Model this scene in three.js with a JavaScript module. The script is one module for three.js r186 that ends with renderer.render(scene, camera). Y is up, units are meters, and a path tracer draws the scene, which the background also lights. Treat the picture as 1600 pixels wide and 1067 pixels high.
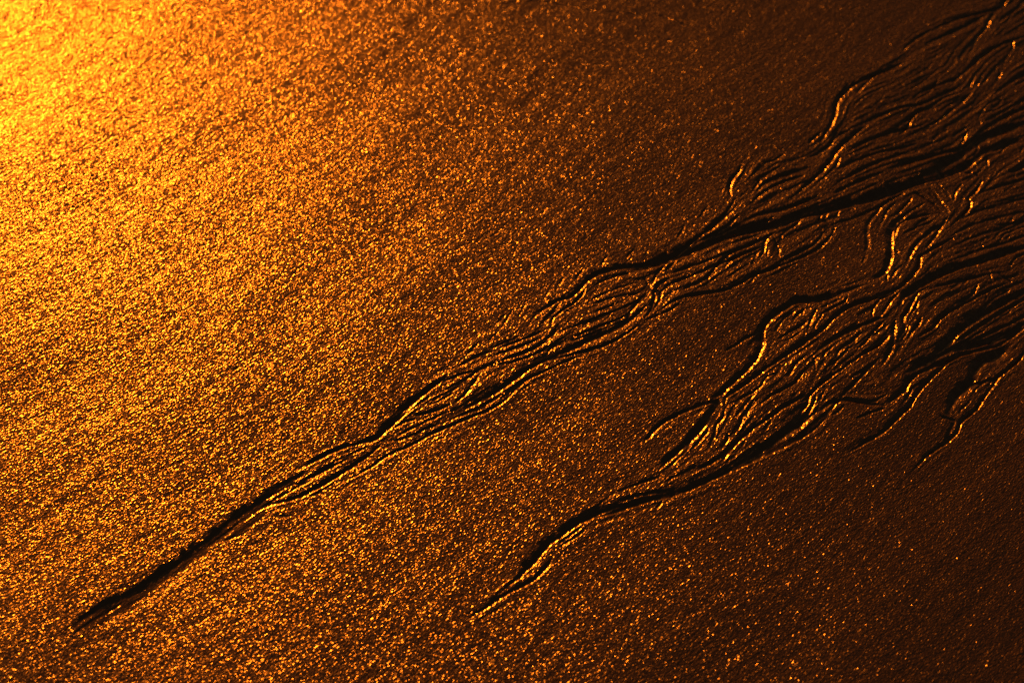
import * as THREE from 'three';

// ---------------------------------------------------------------- camera, sky, sun, exposure
const FOV = 26, DEPRESSION = 65 * Math.PI / 180, DISTANCE = 0.866;   // looking down on about 0.6 m of wet beach
const SUN_AZIMUTH = -33.5 * Math.PI / 180, SUN_ELEVATION = 8.6 * Math.PI / 180;
const EXPOSURE = 7;

const scene = new THREE.Scene();
const camera = new THREE.PerspectiveCamera(FOV, 1024 / 682, 0.02, 400);
camera.position.set(0, DISTANCE * Math.sin(DEPRESSION), DISTANCE * Math.cos(DEPRESSION));
camera.lookAt(0, 0, 0);
camera.focus = 0.845;
camera.userData.fStop = 4;
scene.add(camera);

const sunDir = new THREE.Vector3(Math.cos(SUN_ELEVATION) * Math.sin(SUN_AZIMUTH), Math.sin(SUN_ELEVATION), -Math.cos(SUN_ELEVATION) * Math.cos(SUN_AZIMUTH));
{
  // clear evening sky: deep brown-blue overhead, amber towards the horizon, a broad glow round the sun
  const W = 512, H = 256, data = new Float32Array(W * H * 4), d = new THREE.Vector3();
  for (let j = 0; j < H; j++) for (let i = 0; i < W; i++) {
    const phi = ((i + 0.5) / W - 0.5) * 2 * Math.PI, th = ((j + 0.5) / H - 0.5) * Math.PI;
    d.set(Math.cos(th) * Math.cos(phi), Math.sin(th), Math.cos(th) * Math.sin(phi));
    const up = Math.max(0, d.y), low = Math.exp(-up * 3.2), near = Math.max(0, d.dot(sunDir));
    const glow = Math.pow(near, 6) * 0.35 + Math.pow(near, 40) * 0.9;
    const k = (j * W + i) * 4;
    data[k] = 0.045 + 0.09 * low + glow * 1.0;
    data[k + 1] = 0.033 + 0.036 * low + glow * 0.30;
    data[k + 2] = 0.022 + 0.012 * low + glow * 0.03;
    data[k + 3] = 1;
  }
  const sky = new THREE.DataTexture(data, W, H, THREE.RGBAFormat, THREE.FloatType);
  sky.mapping = THREE.EquirectangularReflectionMapping;
  sky.magFilter = THREE.LinearFilter; sky.minFilter = THREE.LinearFilter; sky.needsUpdate = true;
  scene.background = sky; scene.environment = sky;
  scene.backgroundIntensity = 0.14; scene.environmentIntensity = 0.14;
}
const sun = new THREE.DirectionalLight(new THREE.Color().setRGB(1, 0.185, 0.006), 3.2);
sun.position.copy(sunDir).multiplyScalar(5); sun.target.position.set(0, 0, 0);
sun.castShadow = true; sun.shadow.mapSize.set(4096, 4096); sun.shadow.radius = 1.5;
Object.assign(sun.shadow.camera, { left: -0.7, right: 0.7, top: 0.7, bottom: -0.7, near: 0.5, far: 12 });
scene.add(sun, sun.target);

const renderer = new THREE.WebGLRenderer({ antialias: true });
renderer.setSize(1024, 682);
renderer.toneMapping = THREE.LinearToneMapping;
renderer.toneMappingExposure = EXPOSURE;
renderer.shadowMap.enabled = true;

// ---------------------------------------------------------------- helpers
function rng(seed) { let a = seed >>> 0; return () => { a = (a + 0x6D2B79F5) >>> 0; let t = a; t = Math.imul(t ^ (t >>> 15), t | 1); t ^= t + Math.imul(t ^ (t >>> 7), t | 61); return ((t ^ (t >>> 14)) >>> 0) / 4294967296; }; }
const clamp = (x, a, b) => x < a ? a : x > b ? b : x;
const smooth = (a, b, x) => { const t = clamp((x - a) / (b - a), 0, 1); return t * t * (3 - 2 * t); };
/** Tileable gaussian blur of a W x H field. */
function blur(src, W, H, su, sv) {
  const pass = (a, n, stride, lines, lineStride, s) => {
    if (s < 0.2) return a;
    const r = Math.ceil(s * 3), ker = []; let sum = 0;
    for (let i = -r; i <= r; i++) { const k = Math.exp(-i * i / (2 * s * s)); ker.push(k); sum += k; }
    const out = new Float32Array(a.length), row = new Float32Array(n + 2 * r);
    for (let l = 0; l < lines; l++) {
      const o = l * lineStride;
      for (let i = -r; i < n + r; i++) row[i + r] = a[o + (((i % n) + n) % n) * stride];
      for (let i = 0; i < n; i++) { let v = 0; for (let k = 0; k <= 2 * r; k++) v += row[i + k] * ker[k]; out[o + i * stride] = v / sum; }
    }
    return out;
  };
  return pass(pass(src, W, 1, H, W, su), H, W, W, 1, sv);
}
function whiteNoise(n, seed) { const r = rng(seed), a = new Float32Array(n); for (let i = 0; i < n; i++) a[i] = r() + r() + r() - 1.5; return a; }
/** Scales a field so that its slope across v (and u) has the given root mean square. */
function slopeScaled(a, W, H, texel, rms) {
  let s = 0;
  for (let j = 0; j < H; j++) for (let i = 0; i < W; i++) { const d = (a[((j + 1) % H) * W + i] - a[((j + H - 1) % H) * W + i]) / (2 * texel); s += d * d; }
  const k = rms / Math.sqrt(s / (W * H));
  for (let i = 0; i < a.length; i++) a[i] *= k;
  return a;
}
function sampler(a, W, H, texel) {   // bilinear, tiling, coordinates in metres
  return (x, y) => {
    x /= texel; y /= texel;
    let xi = Math.floor(x), yi = Math.floor(y); const fx = x - xi, fy = y - yi;
    xi = ((xi % W) + W) % W; yi = ((yi % H) + H) % H;
    const x1 = xi + 1 === W ? 0 : xi + 1, y1 = yi + 1 === H ? 0 : yi + 1;
    const p = a[yi * W + xi], q = a[yi * W + x1], r = a[y1 * W + xi], t = a[y1 * W + x1];
    return (p + (q - p) * fx) * (1 - fy) + (r + (t - r) * fx) * fy;
  };
}

// ---------------------------------------------------------------- plan of the beach
// The rills were surveyed on a 1600 x 1067 sheet; this turns a sheet point into metres on the sand (x right, v up the beach).
const T = Math.tan(FOV / 2 * Math.PI / 180), SD = Math.sin(DEPRESSION), CD = Math.cos(DEPRESSION);
function ground(px, py) {
  const a = (px / 800 - 1) * T * 1600 / 1067, b = (1 - py / 533.5) * T, down = SD - b * CD;
  const t = DISTANCE * SD / down;
  return [a * t, -DISTANCE * CD + t * (CD + b * SD)];
}
const UNIT = 0.00039;            // metres that one sheet unit of width or depth stands for
const FLOW = 37 * Math.PI / 180; // grain of the swash streaks on the sand
const CF = Math.cos(FLOW), SF = Math.sin(FLOW);

// strengths of the relief (root mean square slopes, metres, sheet units)
const DEPTH = 0.95, BROAD = 0.014, STREAK = 0.018, STRAND = 0.00011, GRAIN = 0.10, DRAG = 0.24, DRAG2 = 0.05, ROUGH = 0.29, BED = 0.4;

// Each trace: [width of the bank turned from the sun, width of the bank turned to it, depth, bed line from low to high].
const TRACES = [
  // ---- long rill: tail
  [12, 34, 2.4, '97 1003 104 990 126 969 157 951 183 938 222 919 255 896 291 870 329 842 366 812 403 785 428 765 452 753 470 744'],
  [3, 3, .8, '328 850 350 844 372 837 394 826'], [3, 2.5, .9, '164 958 178 951 192 940'], [3, 3, .9, '436 804 448 807 458 804'],
  [9, 3, 2.2, '462 737 494 719 512 709 534 700 562 692 590 684 608 668 626 652 642 634 660 618 682 600 702 587 716 581'],
  [12, 5, 2.2, '590 682 606 664 624 646 640 630 656 616'],
  [7, 3, 1.7, '372 822 404 797 420 789 442 784 466 777 488 766 510 754 534 739 558 723 578 709 594 695 602 684'],
  [5, 2.5, 1.5, '520 762 540 751 558 741 580 729 603 712 622 703 648 692 674 678 690 671 714 661 738 651 762 642 780 632 796 620 806 606 811 596'],
  [4, 3, 1.1, '811 599 832 589 852 580 878 568 904 558'],
  [8, 3, 1.2, '630 687 656 677 682 664 700 656 732 645 748 640 762 631 780 619 798 603 802 594'],
  [12, 4, 2.4, '700 652 730 638 756 624 780 610 800 597 822 580 846 566 868 556 894 546 922 533 952 521 978 507 998 491 1010 478 1017 464'],
  [5, 2.5, 1.5, '820 580 850 566 880 558 908 551 932 545 962 533 982 521 998 510 1008 502'],
  [5, 2.5, 1.1, '1004 503 1026 495 1042 488 1056 480 1066 471'],
  [6, 2.5, 1.7, '1012 498 1030 487 1048 475 1066 466 1084 462 1104 459 1128 456 1160 442 1182 429 1202 423 1232 411 1262 399 1282 387 1294 375 1303 363 1305 355 1301 348 1292 344 1280 342'],
  [6, 2.5, 1.2, '1215 412 1238 401 1258 391 1276 379 1286 365 1285 354'], [4, 4, .9, '1276 342 1290 346 1301 353'],
  [8, 3, 2, '818 524 830 503 840 491 856 481 872 471 896 463 911 448 927 433 948 425 972 419 998 417 1030 410 1058 398 1078 382 1100 365 1126 344 1142 324 1152 309 1166 303 1184 297'],
  [20, 4, 3.4, '970 418 1000 421 1032 412 1062 402 1100 387 1140 370 1180 362 1224 351'],
  [20, 3, 3, '1055 404 1100 390 1118 380 1140 372 1165 364 1195 358 1222 354 1242 345 1262 338 1282 334 1332 321 1366 313 1402 300 1422 292 1450 283 1466 279 1490 271 1512 262 1527 250 1540 239 1562 233 1582 225 1625 214'],
  [16, 8, 2, '1430 280 1470 262 1500 246 1520 230 1545 214 1580 202 1625 190'],
  // small strands of the long rill
  [4, 3, 1.3, '778 544 800 537 824 528 846 519 858 512'], [4, 2.5, 1.1, '770 556 798 547 828 536 854 525'], [4, 2.5, 1.2, '776 566 806 556 836 544 862 530'],
  [4, 2.5, 1.3, '760 576 800 566 840 552 868 534'], [4, 2.5, 1, '852 556 864 542 876 530'], [4, 3, 1, '756 548 788 536 815 524'], [6, 3, 1, '712 576 738 562 764 551 784 543'],
  [4, 3, 1.4, '880 518 894 512 922 501 952 490 982 478 1008 464'], [4, 3, 1.1, '910 480 930 474 954 467 984 461 1008 457'], [4, 3, 1.2, '922 470 942 461 972 449 1003 441'],
  [4, 2.5, 1.3, '926 448 942 440 964 432 990 425'], [4, 2.5, 1.2, '890 530 915 520 945 508 972 497 996 480'], [4, 2.5, 1, '884 536 912 526 940 514'],
  [4, 3, 1.6, '640 650 660 646 676 642 692 637 708 629'], [5, 2.5, 1.3, '700 636 716 626 728 614 736 604 744 592 752 582'], [4, 2.5, 1.2, '718 624 732 612 742 600 746 590'],
  [4, 2.5, 1, '678 618 696 608 714 600'], [4, 2.5, 1, '672 628 694 616 716 604'], [4, 2.5, 1, '664 634 690 624 712 610'], [4, 2.5, 1.3, '660 622 672 608 690 598 706 591 724 584 742 580'],
  [4, 2.5, 1.1, '606 672 630 660 652 654'], [4, 2.5, 1.2, '600 688 620 687 640 681 664 670 690 660'], [4, 2.5, 1.1, '620 680 650 666 680 652 700 642'],
  [4, 2.5, .9, '410 782 430 771 450 760 470 750'], [4, 2.5, .9, '420 784 444 772 466 760 490 748'], [4, 2.5, .9, '470 752 500 738 530 724'], [4, 2.5, .9, '500 735 530 722 556 708'], [4, 2.5, .9, '520 722 550 708 578 696'],
  [4, 2.5, .9, '782 516 790 502 797 493 801 480'], [4, 2.5, .7, '770 510 782 500 792 490'], [3, 2, .8, '1004 402 1010 396 1014 388'],
  // two small plunge steps
  [5, 2.5, 1.5, '1008 500 1016 487 1023 470 1022 458 1017 450 1010 440 1006 428'], [4, 2.5, 1.4, '1012 498 1022 484 1031 470 1033 459 1027 452 1018 447'],
  [5, 2.5, 1.7, '868 522 863 512 862 503 870 493 882 484 901 471 912 458 917 443'], [4, 3, 1, '862 527 866 521 870 516'], [4, 2.5, 1, '864 492 869 480 878 472'],
  // strands right of the step
  [6, 2.5, 1.6, '1118 366 1140 351 1150 342 1157 333'], [5, 2.5, 1.2, '1100 368 1122 350 1137 337 1152 322'], [7, 4, 1.6, '1070 392 1098 374 1130 363 1162 347 1184 337 1222 328 1260 314 1300 300'],
  [5, 2.5, 1.6, '1019 445 1025 432 1033 421 1046 408'], [5, 2.5, 1.2, '1040 426 1048 416 1060 404'], [5, 3, 1.6, '1026 436 1060 424 1098 411 1126 400 1154 391 1182 380 1200 369 1220 357'],
  [5, 3, 1.3, '1036 450 1060 440 1090 428 1116 416 1146 404 1176 392 1196 384'], [5, 3, 1.2, '1060 456 1084 447 1104 436 1124 422 1136 412'],
  [5, 2.5, 1.4, '1104 448 1108 440 1106 432 1114 425 1122 414 1134 403 1150 393'], [5, 2.5, 1.5, '1128 424 1140 411 1162 398 1188 387'],
  [5, 2.5, 1.6, '1186 404 1194 394 1196 381 1201 371 1212 363'], [4, 2.5, 1.4, '1216 402 1218 394 1215 383 1209 371'], [3, 2, 1, '1199 402 1200 390'],
  [5, 2.5, 1.3, '1219 378 1223 367 1237 357 1256 341'], [4, 2.5, 1.3, '1281 346 1284 336 1290 330'], [3, 2.5, 1.2, '1289 344 1292 336 1294 330'], [3, 2.5, 1, '1309 338 1311 328'],
  [4, 3, .8, '1174 416 1180 404 1184 394'], [4, 2.5, 1.2, '1172 444 1179 434 1186 427'],
  // feathered nicks along its upper bank
  [4, 2.5, .8, '868 456 877 441 884 431'], [4, 2.5, .8, '898 441 907 428 912 419'], [4, 2.5, .8, '938 417 947 404 953 395'], [3, 2.5, .7, '848 472 856 456 860 448'], [4, 2.5, .7, '978 405 989 392 996 381'], [4, 2.5, .7, '728 557 740 544 749 535'],
  [3, 2.5, .7, '1058 374 1066 360 1071 349'], [3, 2.5, .6, '762 536 776 520 784 510'], [3, 2.5, .6, '808 498 818 482 823 470'], [3, 2.5, .6, '1092 342 1102 328 1108 318'],
  // ---- upper strands
  [7, 3, 2.2, '1288 214 1300 195 1306 178 1309 160 1320 147 1336 133 1352 125 1371 117 1399 105 1422 92'],
  [5, 4, 1.7, '1400 88 1412 80 1422 69 1438 57 1458 46 1482 36 1508 27 1544 18 1575 8 1600 -8'],
  [8, 3, 1.2, '1440 72 1466 61 1500 46 1520 36 1544 22'], [7, 3, 1.8, '1526 60 1540 46 1548 30 1557 17 1567 9 1580 -6'], [6, 5, 1.2, '1498 100 1504 86 1512 76 1524 62 1538 42'],
  [6, 3, 1.2, '1562 36 1570 28 1584 18 1605 6'], [6, 4, 1.8, '1416 164 1432 150 1450 140 1474 131 1494 124 1506 114 1520 102 1542 83 1566 70 1625 50'],
  [5, 4, 1.5, '1320 205 1345 195 1362 187 1386 177 1410 168 1442 162 1474 147 1496 137 1512 122'], [6, 3, 1.3, '1430 178 1456 167 1470 157 1486 149 1500 146'],
  [7, 3, 1.8, '1404 214 1414 204 1421 195 1425 186 1431 178 1452 168'], [5, 3, 1.3, '1420 212 1440 202 1460 192 1482 178 1490 172'],
  [5, 2.5, 1.3, '1515 140 1522 121 1531 107'], [4, 2.5, 1.2, '1527 136 1534 122 1540 110'], [5, 2.5, 1.5, '1534 134 1550 114 1562 98'], [4, 2.5, 1.6, '1558 128 1562 120 1566 112'], [4, 2.5, 1.6, '1582 80 1584 72 1583 63'],
  [6, 3, 1.3, '1546 154 1566 139 1580 129 1625 104'], [6, 3, 1.3, '1540 190 1558 180 1586 164 1625 146'], [7, 4, 2, '1520 216 1532 206 1548 196 1570 183 1625 160'], [6, 4, 1.2, '1540 222 1570 204 1625 184'],
  [7, 3, 2.1, '1240 308 1256 294 1272 281 1287 266 1299 251 1312 232 1328 218 1344 205 1362 193'], [5, 2.5, 1.5, '1278 286 1297 270 1309 257 1315 243'],
  [6, 3, 1.3, '1296 296 1314 283 1336 272 1364 258 1398 244 1430 235'], [5, 4, 1.6, '1300 268 1322 258 1346 248 1374 238 1404 232 1444 222'], [5, 4, 1.5, '1325 238 1342 228 1372 214 1410 203 1450 194'],
  [7, 4, 2, '1380 266 1402 259 1442 247 1472 239 1502 231 1518 221 1532 208'], [6, 4, 1.6, '1300 305 1340 285 1382 268'], [5, 2.5, 1.1, '1488 214 1502 205 1514 196'], [4, 2.5, 1.5, '1500 227 1508 217 1513 205'],
  [6, 3, 1.7, '1144 308 1141 295 1143 285 1148 276 1155 268 1160 256'], [5, 2.5, 1.3, '1176 298 1184 288 1190 281'], [6, 2.5, 1.6, '1178 306 1191 291 1208 280 1230 272 1262 262'], [6, 2.5, 1.5, '1174 318 1188 305 1206 293 1234 281 1262 274'],
  [5, 2.5, 1.2, '1264 226 1272 217 1284 208'], [4, 2.5, 1.1, '1280 224 1286 217 1292 210'], [5, 2.5, 1.3, '1296 228 1304 215 1311 204'], [5, 4, 1.3, '1262 246 1280 239 1294 230 1308 214 1330 203'], [5, 4, 1.2, '1200 285 1240 271 1275 258'],
  // ---- short rill in front: tail and lens
  [6, 2.5, 1.7, '726 972 746 958 766 946 788 931 815 917 834 907 849 893 861 877 867 861 868 851'],
  [13, 3, 2.8, '800 916 820 895 840 873 857 853 876 838 898 822 916 812 938 802 962 793 984 788'],
  [4, 2.5, .8, '812 908 828 892 840 877 850 862'], [4, 2.5, 1.7, '869 852 890 838 913 820'], [4, 2.5, 1.7, '871 857 895 842 910 832 918 822'], [4, 2.5, 1.3, '870 845 882 835 897 825'],
  [12, 2.5, 2.4, '900 822 924 811 962 801 986 792 1012 784 1045 777 1072 768 1102 755 1138 739 1172 724 1198 712 1232 696 1262 680 1282 664 1292 652 1300 640'],
  [16, 8, 2.6, '1150 728 1190 706 1220 684 1250 664 1276 644'], [4, 2.5, 1.4, '1300 640 1305 632 1314 628'], [4, 2.5, 1.1, '1300 650 1312 642 1322 632'],
  [6, 4, 1.6, '1262 655 1282 641 1298 631 1316 625 1340 628 1366 632 1386 634'], [12, 2.5, 1.9, '1386 632 1404 620 1416 611 1422 598 1432 588 1452 577 1480 566 1508 556'],
  [8, 2.5, 2.3, '1314 713 1334 704 1356 691 1378 678 1394 664 1406 652 1423 635 1435 615 1451 597 1467 581 1487 563 1500 556 1530 548 1562 539 1582 527 1625 496'],
  [4, 2.5, 1, '1410 632 1420 620 1428 606 1440 598 1452 594'], [4, 3, 1.2, '1336 656 1354 648 1372 642 1386 636'],
  // ---- small rill at the right edge
  [6, 2.8, 2.3, '1422 742 1437 726 1451 711 1465 701 1487 686 1499 671 1505 657 1521 645 1533 631 1545 613 1555 601 1559 592 1577 577 1593 563 1625 520'],
  [5, 5, 1, '1476 690 1486 672 1494 656'], [14, 9, 2.8, '1482 650 1490 630 1502 613 1518 600 1524 584 1536 566 1560 556 1590 530'], [4, 3, 1, '1516 602 1538 597 1556 590'],
  [3, 2.5, 1.1, '1522 614 1530 604 1540 597'], [3, 2.5, 1, '1500 648 1502 640 1510 634 1520 624'], [3, 2.5, 1, '1544 604 1550 596 1556 590'], [4, 3, .9, '1468 648 1486 655 1502 658'],
  // ---- finger beside the short rill, and its channel
  [7, 2.5, 1.9, '994 696 1012 686 1024 673 1036 662 1062 648 1094 635 1112 629 1126 624'],
  [12, 4, 2.6, '1100 630 1128 616 1144 600 1160 586 1180 564 1190 546 1192 526 1194 512 1208 496 1228 482 1248 471 1272 471 1294 467 1318 457 1342 449 1362 442'],
  [11, 4, 2.2, '1358 440 1382 428 1391 412 1394 396 1394 372 1400 352 1410 341 1426 330'],
  [8, 2.8, 2.3, '1130 656 1133 642 1136 622 1158 606 1185 586 1213 566 1237 550 1261 534 1285 517 1303 499 1315 489 1332 479 1362 469 1392 461 1410 452'],
  [12, 12, 2, '1104 668 1112 652 1118 636 1124 622'], [11, 6, 2.6, '1026 736 1058 708 1080 688 1102 662 1112 648'], [5, 2.5, 1.4, '1038 736 1060 717 1075 702 1090 686'], [5, 2.5, 1.9, '1080 704 1100 682 1109 669'], [5, 2.5, 1.4, '1110 696 1117 680 1121 664 1131 652 1134 638'],
  [4, 2.5, .8, '1040 758 1054 743'], [4, 2.5, 1.2, '1024 798 1032 788 1037 780'],
  [7, 3, 1.8, '1062 748 1102 730 1126 716 1140 703 1160 686 1180 669 1200 655 1216 643 1236 631 1262 617 1274 608'],
  [5, 2.5, 1.6, '1128 724 1140 707 1154 692'], [4, 2.5, 1, '1136 730 1160 715 1180 700 1190 688'], [4, 2.5, 1, '1066 764 1100 750 1130 734 1150 722'], [5, 3, 1.2, '960 785 1000 774 1040 768 1062 762'], [4, 3, .8, '925 800 950 778 980 763 1010 752 1046 742'],
  [4, 2.5, 1.2, '1138 633 1162 621 1187 606 1199 590 1222 580'], [4, 2.5, 1.3, '1150 652 1160 640 1172 625 1184 612'], [4, 2.5, 1.3, '1167 654 1169 644 1179 622'], [4, 3, 1, '1140 690 1156 668 1162 650 1176 634 1188 618'],
  [5, 2.5, 1.9, '1186 634 1204 620 1226 608 1240 600 1251 588 1261 573'], [4, 2.5, 1.3, '1230 592 1238 580 1244 568 1262 555'], [4, 2.5, 1.4, '1272 582 1275 572 1273 561 1282 554'],
  [7, 4, 1.8, '1266 560 1286 543 1304 531 1322 521 1344 511 1372 500 1394 492'], [5, 2.8, 1.9, '1240 634 1262 622 1277 606 1294 593 1314 579 1334 564 1358 549 1384 536'],
  [4, 2.5, 1.4, '1252 660 1264 646 1273 628 1277 610'], [4, 2.5, 1, '1238 664 1252 646 1262 632 1264 622'], [4, 2.5, 1, '1284 562 1292 550 1304 540'], [4, 2.5, 1.2, '1306 562 1312 548 1332 534 1350 517'],
  [4, 2.5, 1.8, '1340 546 1352 536 1362 524 1372 512 1384 502'], [4, 2.5, 1.2, '1362 528 1378 515 1392 506'], [4, 2.5, 1.4, '1360 550 1376 538 1390 526'], [6, 5, 1.6, '1378 572 1388 556 1396 534 1398 512 1400 498'],
  [6, 2.8, 2, '1396 542 1406 528 1415 512 1412 497 1421 485 1429 469 1439 455 1456 448'], [4, 2.5, 1.3, '1424 492 1430 482 1436 468'], [4, 2.5, 1.4, '1420 530 1426 518 1436 508 1441 494'],
  [14, 4, 3, '1404 488 1412 468 1424 460 1436 451 1454 440 1484 426 1522 413 1562 401 1625 380'], [6, 2.5, 1.3, '1440 456 1472 447 1498 441 1542 430 1560 424'],
  [6, 2.5, 1.8, '1430 530 1458 514 1472 498 1496 482 1518 470 1536 460 1554 451 1576 442'], [3, 2.5, 1, '1456 480 1468 470 1480 458'], [3, 2.5, 1, '1504 446 1510 440 1514 434'], [3, 2.5, 1.2, '1551 440 1547 424'], [3, 2.5, 1, '1542 470 1543 462 1540 456'],
  [7, 2.8, 1.8, '1506 530 1519 519 1551 498 1581 480 1625 454'], [12, 5, 2.6, '1450 560 1484 536 1496 522 1524 502 1562 478 1625 446'], [11, 6, 1.8, '1400 590 1440 570 1480 550 1520 540 1560 530 1625 492'],
  [5, 3, 1.2, '1510 536 1550 520 1625 482'], [5, 3, 1.1, '1500 548 1540 536 1580 516'], [4, 2.5, 1.2, '1536 488 1544 476 1552 468 1570 458 1584 449'], [4, 4, .9, '1556 424 1570 434 1584 443'], [4, 2.5, 1, '1580 420 1584 408 1605 395'],
  // ---- braided head of the short rill
  [6, 2.8, 2.1, '1350 472 1376 462 1404 452 1421 438 1436 420 1440 402 1456 391 1482 377 1500 366'], [4, 2.5, 1.6, '1363 498 1366 482 1374 470 1392 461 1406 453'], [4, 2.5, 1.5, '1378 494 1392 472 1407 455'],
  [3, 2.5, 1.2, '1386 440 1388 428'], [4, 2.5, 1.6, '1393 436 1402 422 1413 413'], [7, 4, 1.8, '1418 410 1426 394 1436 378 1456 362 1478 346'], [5, 2.8, 2.2, '1446 390 1456 378 1465 365 1475 349 1485 335'],
  [5, 2.8, 2, '1482 358 1500 341 1514 328 1518 316 1516 309 1527 297 1535 283 1536 273'], [4, 3, 1, '1506 268 1520 270 1534 276'], [4, 2.5, 1.4, '1491 316 1495 300 1507 283'],
  [4, 2.5, 1.2, '1486 334 1466 306 1450 284'], [4, 2.5, 1.1, '1488 318 1484 304 1462 280'], [4, 3, 1.3, '1424 296 1438 304 1452 313 1466 324 1480 335'],
  [5, 2.8, 1.6, '1367 338 1380 321 1396 310 1420 297'], [4, 2.5, 1.3, '1380 346 1388 328 1402 314'], [4, 2.5, 1.5, '1397 340 1414 323 1428 306'], [4, 2.5, 1.1, '1410 336 1430 326 1448 315'],
  [7, 4, 1.1, '1352 400 1358 380 1356 360 1362 342 1376 326'], [4, 2.5, .9, '1348 412 1356 396'], [4, 2.5, 1.3, '1397 380 1402 360 1409 347 1436 338 1466 332'], [3, 2.5, 1.3, '1406 398 1398 384'],
  [4, 3, 1.1, '1410 366 1436 354 1462 344'], [4, 3, 1.2, '1300 350 1330 342 1358 330 1384 318'], [4, 2.5, 1.2, '1552 376 1562 364 1580 356 1605 344'], [4, 2.5, 1.1, '1560 380 1572 366 1615 350'],
  [5, 4, 1, '1490 346 1530 330 1570 318 1625 304'], [5, 4, 1, '1480 372 1520 352 1560 340 1625 326'], [5, 4, 1, '1470 396 1510 376 1550 362 1625 334'], [5, 4, 1, '1480 410 1530 392 1570 380 1625 360'], [5, 4, 1.2, '1530 302 1560 292 1625 272'],
  [3, 2.5, 1.5, '1562 240 1568 234 1574 228'], [3, 2.5, 1.1, '1545 260 1544 246'], [3, 2.5, 1.1, '1596 238 1600 228'],
  [4, 2.5, 1.3, '1193 548 1195 534 1192 520 1198 508 1212 498'], [4, 2.5, 1.4, '1211 520 1221 503 1234 492 1246 483'], [4, 2.5, 1.3, '1238 500 1250 490 1260 481'], [4, 2.5, 1, '1216 530 1236 518 1256 506'], [4, 2.5, 1, '1222 536 1244 524 1258 512'],
  [4, 3, 1, '1262 520 1266 506 1272 492 1278 478'], [4, 2.5, 1, '1270 516 1280 500 1288 488'], [4, 2.5, 1.4, '1282 492 1304 480 1322 470 1326 461'], [4, 2.5, 1, '1280 482 1300 474 1320 464'],
  [5, 2.5, 1.4, '1130 550 1146 542 1164 530 1182 520 1190 512'],
  // ---- crease across the flat and a small ring mark
  [3, 3, .6, '700 6 770 7 820 2 857 3 888 10 920 15 982 21 1030 24 1060 35 1138 50 1186 64'], [3, 3, .7, '352 574 358 578 368 577 374 570'],
];
// Outlines of the rills and of the sand bars between their strands.
const RILLS = [
  { name: 'drainage_rill', label: 'finger rill with one bright bank, left of the small rill at the right edge', category: 'rill',
    outline: '1304 718 1368 664 1388 638 1412 612 1436 606 1430 634 1406 664 1322 720', bars: [] },
  { name: 'drainage_rill', label: 'tiny short rillet joining the left side of the wide braided head', category: 'rill',
    outline: '1122 557 1146 537 1164 525 1181 514 1183 524 1166 537 1148 548 1127 559', bars: [] },
  { name: 'sand_crease', label: 'faint thin crease wandering across the dark sand at top centre', category: 'crease', plain: true,
    outline: '716 1 770 2 820 -3 857 -2 888 5 920 10 982 16 1030 19 1062 30 1140 45 1190 60 1188 68 1138 55 1058 40 1028 29 980 26 918 20 886 15 856 8 820 7 770 12 716 11', bars: [] },
  { name: 'drainage_rill', label: 'longest rill, a single dark line at lower left widening to a braided fan', category: 'rill',
    outline: '96 994 140 948 215 906 290 853 400 772 460 727 530 688 590 673 640 616 710 568 760 540 812 512 828 486 890 451 925 420 1000 396 1060 377 1128 322 1134 290 1160 248 1250 236 1280 200 1296 150 1400 80 1440 40 1520 8 1560 -14 1640 -14 1640 212 1585 226 1540 243 1515 264 1425 295 1307 343 1310 366 1288 392 1180 448 1068 480 1000 517 930 558 860 586 800 630 760 652 690 684 610 720 520 772 450 790 390 832 330 856 200 950 104 1004',
    bars: ['866 520 865 503 905 472 920 446 945 432 995 425 1003 440 1012 458 1003 475 960 505 900 530', '1022 448 1048 410 1118 385 1200 370 1192 400 1175 428 1110 446 1040 462', '1206 394 1222 368 1270 344 1286 354 1283 366 1240 396', '664 622 700 594 744 583 734 606 710 628 672 640', '1316 200 1314 160 1360 128 1430 96 1496 104 1500 118 1440 142 1410 164 1350 188'] },
  { name: 'drainage_rill', label: 'shorter rill in the lower half, spreading into a wide braided head at right', category: 'rill',
    outline: '720 978 790 902 860 836 950 780 1020 736 1090 662 1095 636 1150 572 1182 538 1183 508 1240 462 1340 436 1380 408 1384 370 1348 342 1425 295 1515 264 1540 243 1585 226 1640 212 1640 490 1580 534 1500 564 1452 606 1402 668 1320 718 1303 712 1370 664 1384 642 1320 634 1292 664 1230 705 1130 752 1040 790 970 808 900 834 872 868 842 914 730 984',
    bars: ['1196 546 1196 514 1215 497 1264 480 1274 488 1264 514 1222 546', '1142 626 1190 592 1256 556 1236 596 1190 630 1150 656', '1280 600 1330 564 1384 538 1380 566 1330 600 1290 616', '1424 526 1462 494 1536 456 1540 470 1500 508 1450 548', '1362 346 1384 320 1420 300 1470 334 1404 350 1396 376 1376 392'] },
  { name: 'drainage_rill', label: 'small finger rill left of the braided head, ending in a hooked tip', category: 'rill',
    outline: '988 702 1020 664 1060 642 1095 622 1118 614 1112 636 1062 656 1028 684', bars: [] },
  { name: 'drainage_rill', label: 'small isolated rill at the right edge with a bright beaded lower bank', category: 'rill',
    outline: '1414 750 1470 684 1472 640 1508 590 1556 546 1590 520 1640 480 1640 532 1598 570 1562 604 1512 668 1468 712', bars: [] },
];

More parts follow.
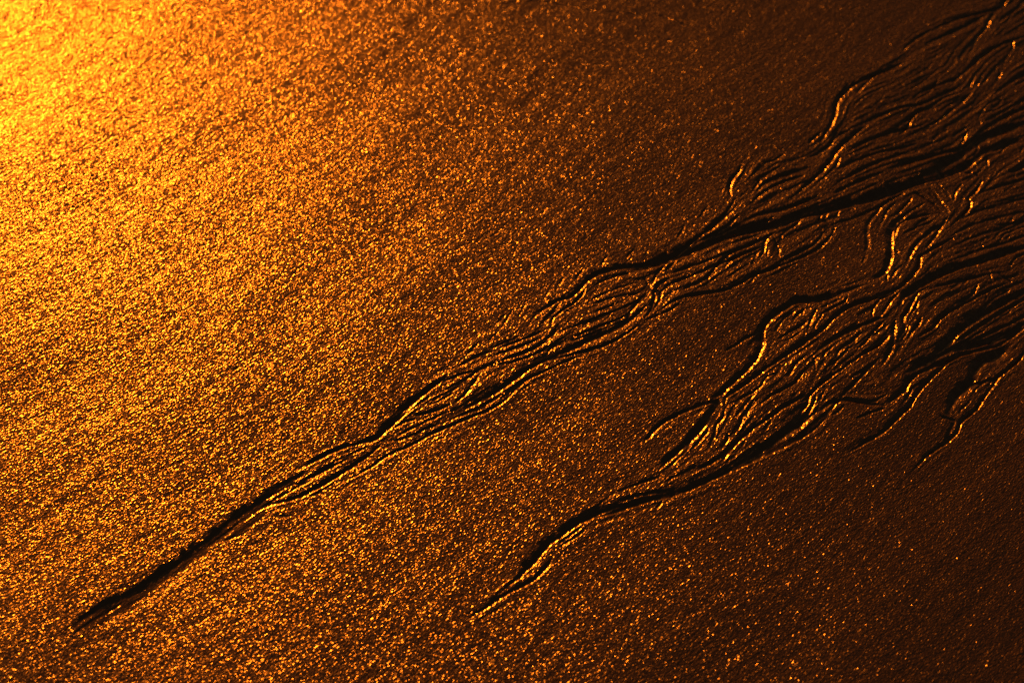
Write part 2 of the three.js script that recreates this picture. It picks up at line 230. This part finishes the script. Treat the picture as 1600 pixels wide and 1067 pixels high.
// ---------------------------------------------------------------- relief of the sand
const lo = [Infinity, Infinity], hi = [-Infinity, -Infinity];
for (const [x, y] of [[0, 0], [1600, 0], [0, 1067], [1600, 1067]]) { const g = ground(x, y); for (const k of [0, 1]) { lo[k] = Math.min(lo[k], g[k]); hi[k] = Math.max(hi[k], g[k]); } }
const STEP = 0.0004, MARGIN = 0.016;
const X0 = lo[0] - MARGIN, V0 = lo[1] - MARGIN;
const NX = Math.ceil((hi[0] - lo[0] + 2 * MARGIN) / (2 * STEP)) * 2 + 1, NV = Math.ceil((hi[1] - lo[1] + 2 * MARGIN) / (2 * STEP)) * 2 + 1;
const height = new Float32Array(NX * NV), carve = new Float32Array(NX * NV);

// broad rise and fall of the flat, and swash streaks a few millimetres across
{
  const N = 1024, tex = 0.0012;
  const broad = slopeScaled(blur(whiteNoise(N * N, 11), N, N, 26, 14), N, N, tex, BROAD);
  const streak = slopeScaled(blur(whiteNoise(N * N, 12), N, N, 7, 1.5), N, N, tex, STREAK);
  const b = sampler(broad, N, N, tex), s = sampler(streak, N, N, tex);
  for (let j = 0; j < NV; j++) for (let i = 0; i < NX; i++) {
    const x = X0 + i * STEP, v = V0 + j * STEP, u = x * CF + v * SF, w = -x * SF + v * CF;
    height[j * NX + i] = b(u + 0.31, w + 0.17) + s(u, w + 0.004 * Math.sin(u * 31));
  }
}

// flow direction and rill zone on a coarser net
const GSTEP = 0.0027, GX = Math.ceil(NX * STEP / GSTEP) + 1, GV = Math.ceil(NV * STEP / GSTEP) + 1;
const fc = new Float32Array(GX * GV).fill(0.004 * Math.cos(2 * FLOW)), fs = new Float32Array(GX * GV).fill(0.004 * Math.sin(2 * FLOW));
const pts = (t) => { const a = t.trim().split(/\s+/).map(Number), o = []; for (let i = 0; i < a.length; i += 2) o.push([a[i], a[i + 1]]); return o; };
const wander = rng(77);
const lineOf = (wd, wb, d, p) => {
  const mean = p.reduce((a, b) => a + b[0], 0) / p.length;   // the run-off cut deeper and steeper towards the right
  d *= 0.8 + 0.46 * smooth(0.0, 0.26, mean);
  const curve = new THREE.CatmullRomCurve3(p.map(([x, v]) => new THREE.Vector3(x, v, 0)), false, 'centripetal');
  const len = curve.getLength(), n = Math.max(6, Math.ceil(len / 0.0012));
  const q = curve.getSpacedPoints(n).map((c) => [c.x, c.y]);
  // banks crumble a little: small uneven wander and depth along the line
  const ph = [wander() * 9, wander() * 9, wander() * 9];
  const amount = q.map((_, i) => { const s = i / n * len; return 1 + 0.34 * Math.sin(s * 260 + ph[0]) * Math.sin(s * 113 + ph[1]) + 0.14 * Math.sin(s * 900 + ph[2]); });
  for (let i = 1; i < n; i++) {
    const tx = q[i + 1][0] - q[i - 1][0], tv = q[i + 1][1] - q[i - 1][1], l = Math.hypot(tx, tv) || 1;
    const o = (Math.sin(i * 1.9 + ph[2] * 5) + Math.sin(i * 0.73 + ph[0] * 3)) * 0.00012;
    q[i] = [q[i][0] - tv / l * o, q[i][1] + tx / l * o];
  }
  return { wd: wd * UNIT, wb: wb * UNIT, d: d * UNIT * DEPTH, q, len, n, amount };
};
const lines = TRACES.map(([wd, wb, d, text]) => lineOf(wd, wb, d, pts(text).map(([x, y]) => ground(x, y))));
for (const { q, n, d } of lines) for (let i = 0; i < n; i += 2) {
  const tx = q[i + 1][0] - q[i][0], tv = q[i + 1][1] - q[i][1], a2 = 2 * Math.atan2(tv, tx);
  const gi = Math.round((q[i][0] - X0) / GSTEP), gj = Math.round((q[i][1] - V0) / GSTEP);
  for (let dj = -6; dj <= 6; dj++) for (let di = -6; di <= 6; di++) {
    const a = gi + di, b = gj + dj; if (a < 0 || b < 0 || a >= GX || b >= GV) continue;
    const w = Math.exp(-(di * di + dj * dj) / 7) * d * 1e3; fc[b * GX + a] += w * Math.cos(a2); fs[b * GX + a] += w * Math.sin(a2);
  }
}
const inside = (poly, x, y) => { let c = false; for (let i = 0, j = poly.length - 1; i < poly.length; j = i++) { const [xi, yi] = poly[i], [xj, yj] = poly[j]; if ((yi > y) !== (yj > y) && x < (xj - xi) * (y - yi) / (yj - yi) + xi) c = !c; } return c; };
const outlineOf = (text) => { const p = pts(text).map(([x, y]) => ground(x, y)); p.box = [Math.min(...p.map((a) => a[0])), Math.max(...p.map((a) => a[0])), Math.min(...p.map((a) => a[1])), Math.max(...p.map((a) => a[1]))]; return p; };
const within = (poly, x, v) => x >= poly.box[0] && x <= poly.box[1] && v >= poly.box[2] && v <= poly.box[3] && inside(poly, x, v);
for (const r of RILLS) { r.poly = outlineOf(r.outline); r.barPolys = r.bars.map(outlineOf); }
let zone = new Float32Array(GX * GV);
for (let j = 0; j < GV; j++) for (let i = 0; i < GX; i++) { const x = X0 + i * GSTEP, v = V0 + j * GSTEP; for (const r of RILLS) if (!r.plain && within(r.poly, x, v)) zone[j * GX + i] = 1; }
zone = blur(zone, GX, GV, 1.3, 1.3);
const onNet = (f, x, v) => {
  const a = clamp((x - X0) / GSTEP, 0, GX - 1.001), b = clamp((v - V0) / GSTEP, 0, GV - 1.001), i = a | 0, j = b | 0, p = a - i, q = b - j, k = j * GX + i;
  return (f[k] * (1 - p) + f[k + 1] * p) * (1 - q) + (f[k + GX] * (1 - p) + f[k + GX + 1] * p) * q;
};

// small lobes and cross cuts that join the strands of the braids
{
  const r = rng(404), net = RILLS.filter((a) => a.bars.length);
  for (let tries = 0, made = 0; tries < 4000 && made < 70; tries++) {
    const x = ground(980, 400)[0] + r() * 0.27, v = V0 + r() * (NV - 1) * STEP;
    if (!net.some((a) => within(a.poly, x, v))) continue;
    const a = 0.5 * Math.atan2(onNet(fs, x, v), onNet(fc, x, v)) + 0.08 + (r() - 0.4) * 0.5, l = 0.006 + r() * r() * 0.014, bend = (r() - 0.45) * 0.6;
    const p = [[x - Math.cos(a - bend) * l, v - Math.sin(a - bend) * l], [x, v], [x + Math.cos(a + bend) * l, v + Math.sin(a + bend) * l]];
    if (!p.every(([px, pv]) => net.some((b) => within(b.poly, px, pv)))) continue;
    lines.push(lineOf(3 + r() * 4, 2.2 + r() * 1.2, 0.4 + r() * 0.7, p)); made++;
  }
}
// carve every strand: a bed line with one bank on each side
{
  const stamp = new Int32Array(NX * NV), best = new Float32Array(NX * NV), side = new Float32Array(NX * NV), along = new Float32Array(NX * NV);
  lines.forEach(({ wd, wb, d, q, n, amount }, id) => {
    const reach = Math.max(wd * 1.3, wb), touched = [];
    for (let s = 0; s < n; s++) {
      const [ax, av] = q[s], [bx, bv] = q[s + 1], ex = bx - ax, ev = bv - av, l2 = ex * ex + ev * ev || 1e-12;
      const i0 = Math.max(0, Math.floor((Math.min(ax, bx) - reach - X0) / STEP)), i1 = Math.min(NX - 1, Math.ceil((Math.max(ax, bx) + reach - X0) / STEP));
      const j0 = Math.max(0, Math.floor((Math.min(av, bv) - reach - V0) / STEP)), j1 = Math.min(NV - 1, Math.ceil((Math.max(av, bv) + reach - V0) / STEP));
      for (let j = j0; j <= j1; j++) for (let i = i0; i <= i1; i++) {
        const x = X0 + i * STEP - ax, v = V0 + j * STEP - av, t = clamp((x * ex + v * ev) / l2, 0, 1);
        const rx = x - t * ex, rv = v - t * ev, dd = rx * rx + rv * rv, k = j * NX + i;
        if (dd > reach * reach) continue;
        if (stamp[k] !== id + 1) { stamp[k] = id + 1; best[k] = 1e9; touched.push(k); }
        if (dd < best[k]) { best[k] = dd; side[k] = ex * rv - ev * rx; along[k] = s + t; }
      }
    }
    for (const k of touched) {
      const dist = Math.sqrt(best[k]), a = along[k], e = Math.min(a, n - a) / n, taper = smooth(-0.03, 0.22, e), m = amount[Math.min(n, Math.round(a))];
      const w = (side[k] > 0 ? wd * (0.62 + 0.38 * m) : wb) * (0.4 + 0.6 * taper), u = dist / w;
      if (u >= 1) continue;
      carve[k] -= d * m * taper * (1 - u) * (1 - u) * (1 + 2 * u);
    }
  });
}
// fine strands that the last run-off drew along the flow inside the rill zone
{
  const N = 1024, tex = 0.00042, fine = sampler(slopeScaled(blur(whiteNoise(N * N, 21), N, N, 1.6, 1.6), N, N, tex, 1), N, N, tex);
  const strands = new Float32Array(NX * NV); let sum = 0, count = 0;
  for (let j = 0; j < NV; j++) for (let i = 0; i < NX; i++) {
    const x = X0 + i * STEP, v = V0 + j * STEP, z = onNet(zone, x, v);
    if (z < 0.02) continue;
    let acc = 0, wsum = 0;
    for (const dir of [-1, 1]) {
      let px = x, pv = v, lc = 0, ls = 0;
      for (let s = 0; s < 11; s++) {
        const c = onNet(fc, px, pv), q = onNet(fs, px, pv), a = 0.5 * Math.atan2(q, c);
        let ux = Math.cos(a), uv = Math.sin(a); if (s === 0) { if (ux < 0) { ux = -ux; uv = -uv; } ux *= dir; uv *= dir; } else if (ux * lc + uv * ls < 0) { ux = -ux; uv = -uv; }
        lc = ux; ls = uv; px += ux * 0.0011; pv += uv * 0.0011;
        const w = 1 - s / 11; acc += fine(px, pv) * w; wsum += w;
      }
    }
    const h = acc / wsum; strands[j * NX + i] = h * z; sum += h * h; count++;
  }
  const k = STRAND / Math.sqrt(sum / count);
  for (let n = 0; n < height.length; n++) if (strands[n]) height[n] += strands[n] * k;
}
// the carved sheet ends level with the sand around it
for (let j = 0; j < NV; j++) for (let i = 0; i < NX; i++) {
  const e = Math.min(i, j, NX - 1 - i, NV - 1 - j) * STEP, k = j * NX + i;
  height[k] = (height[k] + carve[k]) * smooth(0, 0.008, e);
}

// ---------------------------------------------------------------- material: wet sand
const TEX = 2048, TEXEL = 0.000105, TILE = TEX * TEXEL;
function sandNormals(seed) {
  const h = slopeScaled(blur(whiteNoise(TEX * TEX, seed), TEX, TEX, 1.5, 1.15), TEX, TEX, TEXEL, GRAIN);
  const s1 = slopeScaled(blur(whiteNoise(TEX * TEX, seed + 1), TEX, TEX, 4.0, 1.3), TEX, TEX, TEXEL, DRAG);
  const s2 = slopeScaled(blur(whiteNoise(TEX * TEX, seed + 2), TEX, TEX, 16, 3.6), TEX, TEX, TEXEL, DRAG2);
  for (let i = 0; i < h.length; i++) h[i] += s1[i] + s2[i];
  const data = new Float32Array(TEX * TEX * 4);
  for (let j = 0; j < TEX; j++) for (let i = 0; i < TEX; i++) {
    const k = j * TEX + i, du = (h[j * TEX + (i + 1) % TEX] - h[j * TEX + (i + TEX - 1) % TEX]) / (2 * TEXEL), dv = (h[((j + 1) % TEX) * TEX + i] - h[((j + TEX - 1) % TEX) * TEX + i]) / (2 * TEXEL);
    const l = 1 / Math.sqrt(1 + du * du + dv * dv);
    data[k * 4] = 0.5 - 0.5 * du * l; data[k * 4 + 1] = 0.5 - 0.5 * dv * l; data[k * 4 + 2] = 0.5 + 0.5 * l; data[k * 4 + 3] = 1;
  }
  const t = new THREE.DataTexture(data, TEX, TEX, THREE.RGBAFormat, THREE.FloatType);
  t.wrapS = t.wrapT = THREE.RepeatWrapping; t.magFilter = THREE.LinearFilter; t.minFilter = THREE.LinearFilter; t.needsUpdate = true;
  return t;
}
function sandColour(seed) {
  const N = 1024, a = blur(whiteNoise(N * N, seed), N, N, 0.8, 0.8), b = blur(whiteNoise(N * N, seed + 1), N, N, 5, 3), r = rng(seed + 2), data = new Uint8Array(N * N * 4);
  for (let k = 0; k < N * N; k++) {
    const speck = r(), dark = speck < 0.04 ? 0.55 : speck > 0.97 ? 1.35 : 1, m = clamp((1 + a[k] * 0.9 + b[k] * 1.2) * dark, 0.4, 1.7);
    data[k * 4] = clamp(150 * m, 0, 255); data[k * 4 + 1] = clamp(141 * m, 0, 255); data[k * 4 + 2] = clamp(126 * m, 0, 255); data[k * 4 + 3] = 255;
  }
  const t = new THREE.DataTexture(data, N, N); t.colorSpace = THREE.SRGBColorSpace;
  t.wrapS = t.wrapT = THREE.RepeatWrapping; t.magFilter = THREE.LinearFilter; t.minFilter = THREE.LinearFilter; t.needsUpdate = true;
  return t;
}
const normals = sandNormals(5), colours = sandColour(31);
const wetSand = new THREE.MeshPhysicalMaterial({ color: new THREE.Color().setRGB(0.034, 0.031, 0.028), map: colours, normalMap: normals, roughness: ROUGH, metalness: 0, ior: 1.8 });
const wetBed = new THREE.MeshPhysicalMaterial({ color: new THREE.Color().setRGB(0.034, 0.031, 0.028), map: colours, normalMap: normals, roughness: 0.22, metalness: 0, ior: 1.8 });
wetBed.normalScale.set(0.5, 0.5);
const uvOf = (x, v) => [(x * CF + v * SF) / TILE, (-x * SF + v * CF) / TILE];

// ---------------------------------------------------------------- tessellation into the flat, the rills, their beds and bars
const CX = (NX - 1) / 2, CV = (NV - 1) / 2;
// cell owner: 0 the flat, then one number for every rill and bar
const parts = [{ key: 'flat' }]; RILLS.forEach((r) => { r.id = parts.push({ key: 'rill', r }) - 1; r.barIds = r.barPolys.map(() => parts.push({ key: 'bar', r }) - 1); r.bedId = parts.push({ key: 'bed', r }) - 1; });
const owner = new Uint8Array(CX * CV), fineCell = new Uint8Array(CX * CV);
for (let j = 0; j < CV; j++) for (let i = 0; i < CX; i++) {
  const x = X0 + (2 * i + 1) * STEP, v = V0 + (2 * j + 1) * STEP; let o = 0;
  for (const r of RILLS) if (within(r.poly, x, v)) { o = r.id; r.barPolys.forEach((p, n) => { if (within(p, x, v)) o = r.barIds[n]; }); break; }
  owner[j * CX + i] = o;
  fineCell[j * CX + i] = o || onNet(zone, x, v) > 0.12 ? 1 : 0;
}
// no cracks where fine cells meet coarse ones
for (let j = 0; j < CV; j++) for (let i = 0; i < CX; i++) {
  if (!fineCell[j * CX + i]) continue;
  const a = 2 * i, b = 2 * j;
  if (j === 0 || !fineCell[(j - 1) * CX + i]) height[b * NX + a + 1] = (height[b * NX + a] + height[b * NX + a + 2]) / 2;
  if (j === CV - 1 || !fineCell[(j + 1) * CX + i]) height[(b + 2) * NX + a + 1] = (height[(b + 2) * NX + a] + height[(b + 2) * NX + a + 2]) / 2;
  if (i === 0 || !fineCell[j * CX + i - 1]) height[(b + 1) * NX + a] = (height[b * NX + a] + height[(b + 2) * NX + a]) / 2;
  if (i === CX - 1 || !fineCell[j * CX + i + 1]) height[(b + 1) * NX + a + 2] = (height[b * NX + a + 2] + height[(b + 2) * NX + a + 2]) / 2;
}
for (const p of parts) { p.map = new Map(); p.pos = []; p.nor = []; p.uv = []; p.index = []; }
function vertex(p, k) {
  let n = p.map.get(k);
  if (n !== undefined) return n;
  n = p.map.size; p.map.set(k, n);
  const i = k % NX, j = (k - i) / NX, x = X0 + i * STEP, v = V0 + j * STEP;
  const il = Math.max(0, i - 1), ir = Math.min(NX - 1, i + 1), jl = Math.max(0, j - 1), jr = Math.min(NV - 1, j + 1);
  const dx = (height[j * NX + ir] - height[j * NX + il]) / ((ir - il) * STEP), dv = (height[jr * NX + i] - height[jl * NX + i]) / ((jr - jl) * STEP), l = 1 / Math.sqrt(1 + dx * dx + dv * dv);
  p.pos.push(x, height[k], -v); p.nor.push(-dx * l, l, dv * l); p.uv.push(...uvOf(x, v));
  return n;
}
function quad(p, k, s) {
  const a = vertex(p, k), b = vertex(p, k + s), c = vertex(p, k + s * NX), d = vertex(p, k + s * NX + s);
  p.index.push(a, b, d, a, d, c);
}
for (let j = 0; j < CV; j++) for (let i = 0; i < CX; i++) {
  const o = owner[j * CX + i], k = 2 * j * NX + 2 * i;
  if (!fineCell[j * CX + i]) { quad(parts[o], k, 2); continue; }
  for (const n of [k, k + 1, k + NX, k + NX + 1]) {
    let p = parts[o];
    if (p.key === 'rill' && carve[n] < -BED * UNIT && carve[n + NX + 1] < -BED * UNIT) p = parts[p.r.bedId];
    quad(p, n, 1);
  }
}
function meshOf(p, material) {
  const g = new THREE.BufferGeometry();
  g.setAttribute('position', new THREE.BufferAttribute(new Float32Array(p.pos), 3));
  g.setAttribute('normal', new THREE.BufferAttribute(new Float32Array(p.nor), 3));
  g.setAttribute('uv', new THREE.BufferAttribute(new Float32Array(p.uv), 2));
  g.setIndex(p.index);
  const m = new THREE.Mesh(g, material); m.castShadow = m.receiveShadow = true;
  p.map.clear();
  return m;
}
let triangles = 0; for (const p of parts) triangles += p.index.length / 3;
console.log('triangles', triangles, NX, NV);

const sand = meshOf(parts[0], wetSand);
sand.name = 'wet_sand';
sand.userData = { kind: 'structure', label: 'wet dark sand of a beach, streaked and glittering in low sun', category: 'sand' };
scene.add(sand);
const add = (parent, p, material, name, label) => { if (!p.index.length) return null; const m = meshOf(p, material); m.name = name; if (label) m.userData = { label }; parent.add(m); return m; };
const taken = {};
const numbered = (name) => { const n = taken[name] = (taken[name] ?? -1) + 1; return n ? `${name}_${String(n).padStart(3, '0')}` : name; };
for (const r of RILLS) {
  const rill = add(scene, parts[r.id], wetSand, numbered(r.name));
  rill.userData = { label: r.label, category: r.category };
  add(rill, parts[r.bedId], wetBed, 'channel_bed');
  for (const b of r.barIds) add(rill, parts[b], wetSand, 'sand_bar');
}

// the beach goes on all round the carved sheet, level with its rim
{
  const X1 = X0 + (NX - 1) * STEP, V1 = V0 + (NV - 1) * STEP, grow = (a, b, far) => { const s = []; let d = 0.02; for (let x = 0; x < far; x += d, d *= 1.35) s.push(x); s.push(far); return s; };
  const out = grow(0, 0, 120), xs = [...out.map((d) => X0 - d).reverse(), ...out.map((d) => X1 + d)], vs = [...out.map((d) => V0 - d).reverse(), ...out.map((d) => V1 + d)], hole = out.length - 1;
  const pos = [], nor = [], uv = [], index = [];
  for (const v of vs) for (const x of xs) { pos.push(x, 0, -v); nor.push(0, 1, 0); uv.push(...uvOf(x, v)); }
  for (let j = 0; j < vs.length - 1; j++) for (let i = 0; i < xs.length - 1; i++) {
    if (i === hole && j === hole) continue;
    const a = j * xs.length + i, b = a + 1, c = a + xs.length, d = c + 1; index.push(a, b, d, a, d, c);
  }
  const m = meshOf({ pos, nor, uv, index, map: new Map() }, wetSand);
  m.name = 'beach_ground'; m.userData = { kind: 'structure', label: 'flat wet beach stretching away around the rills', category: 'beach' };
  scene.add(m);
}
renderer.render(scene, camera);
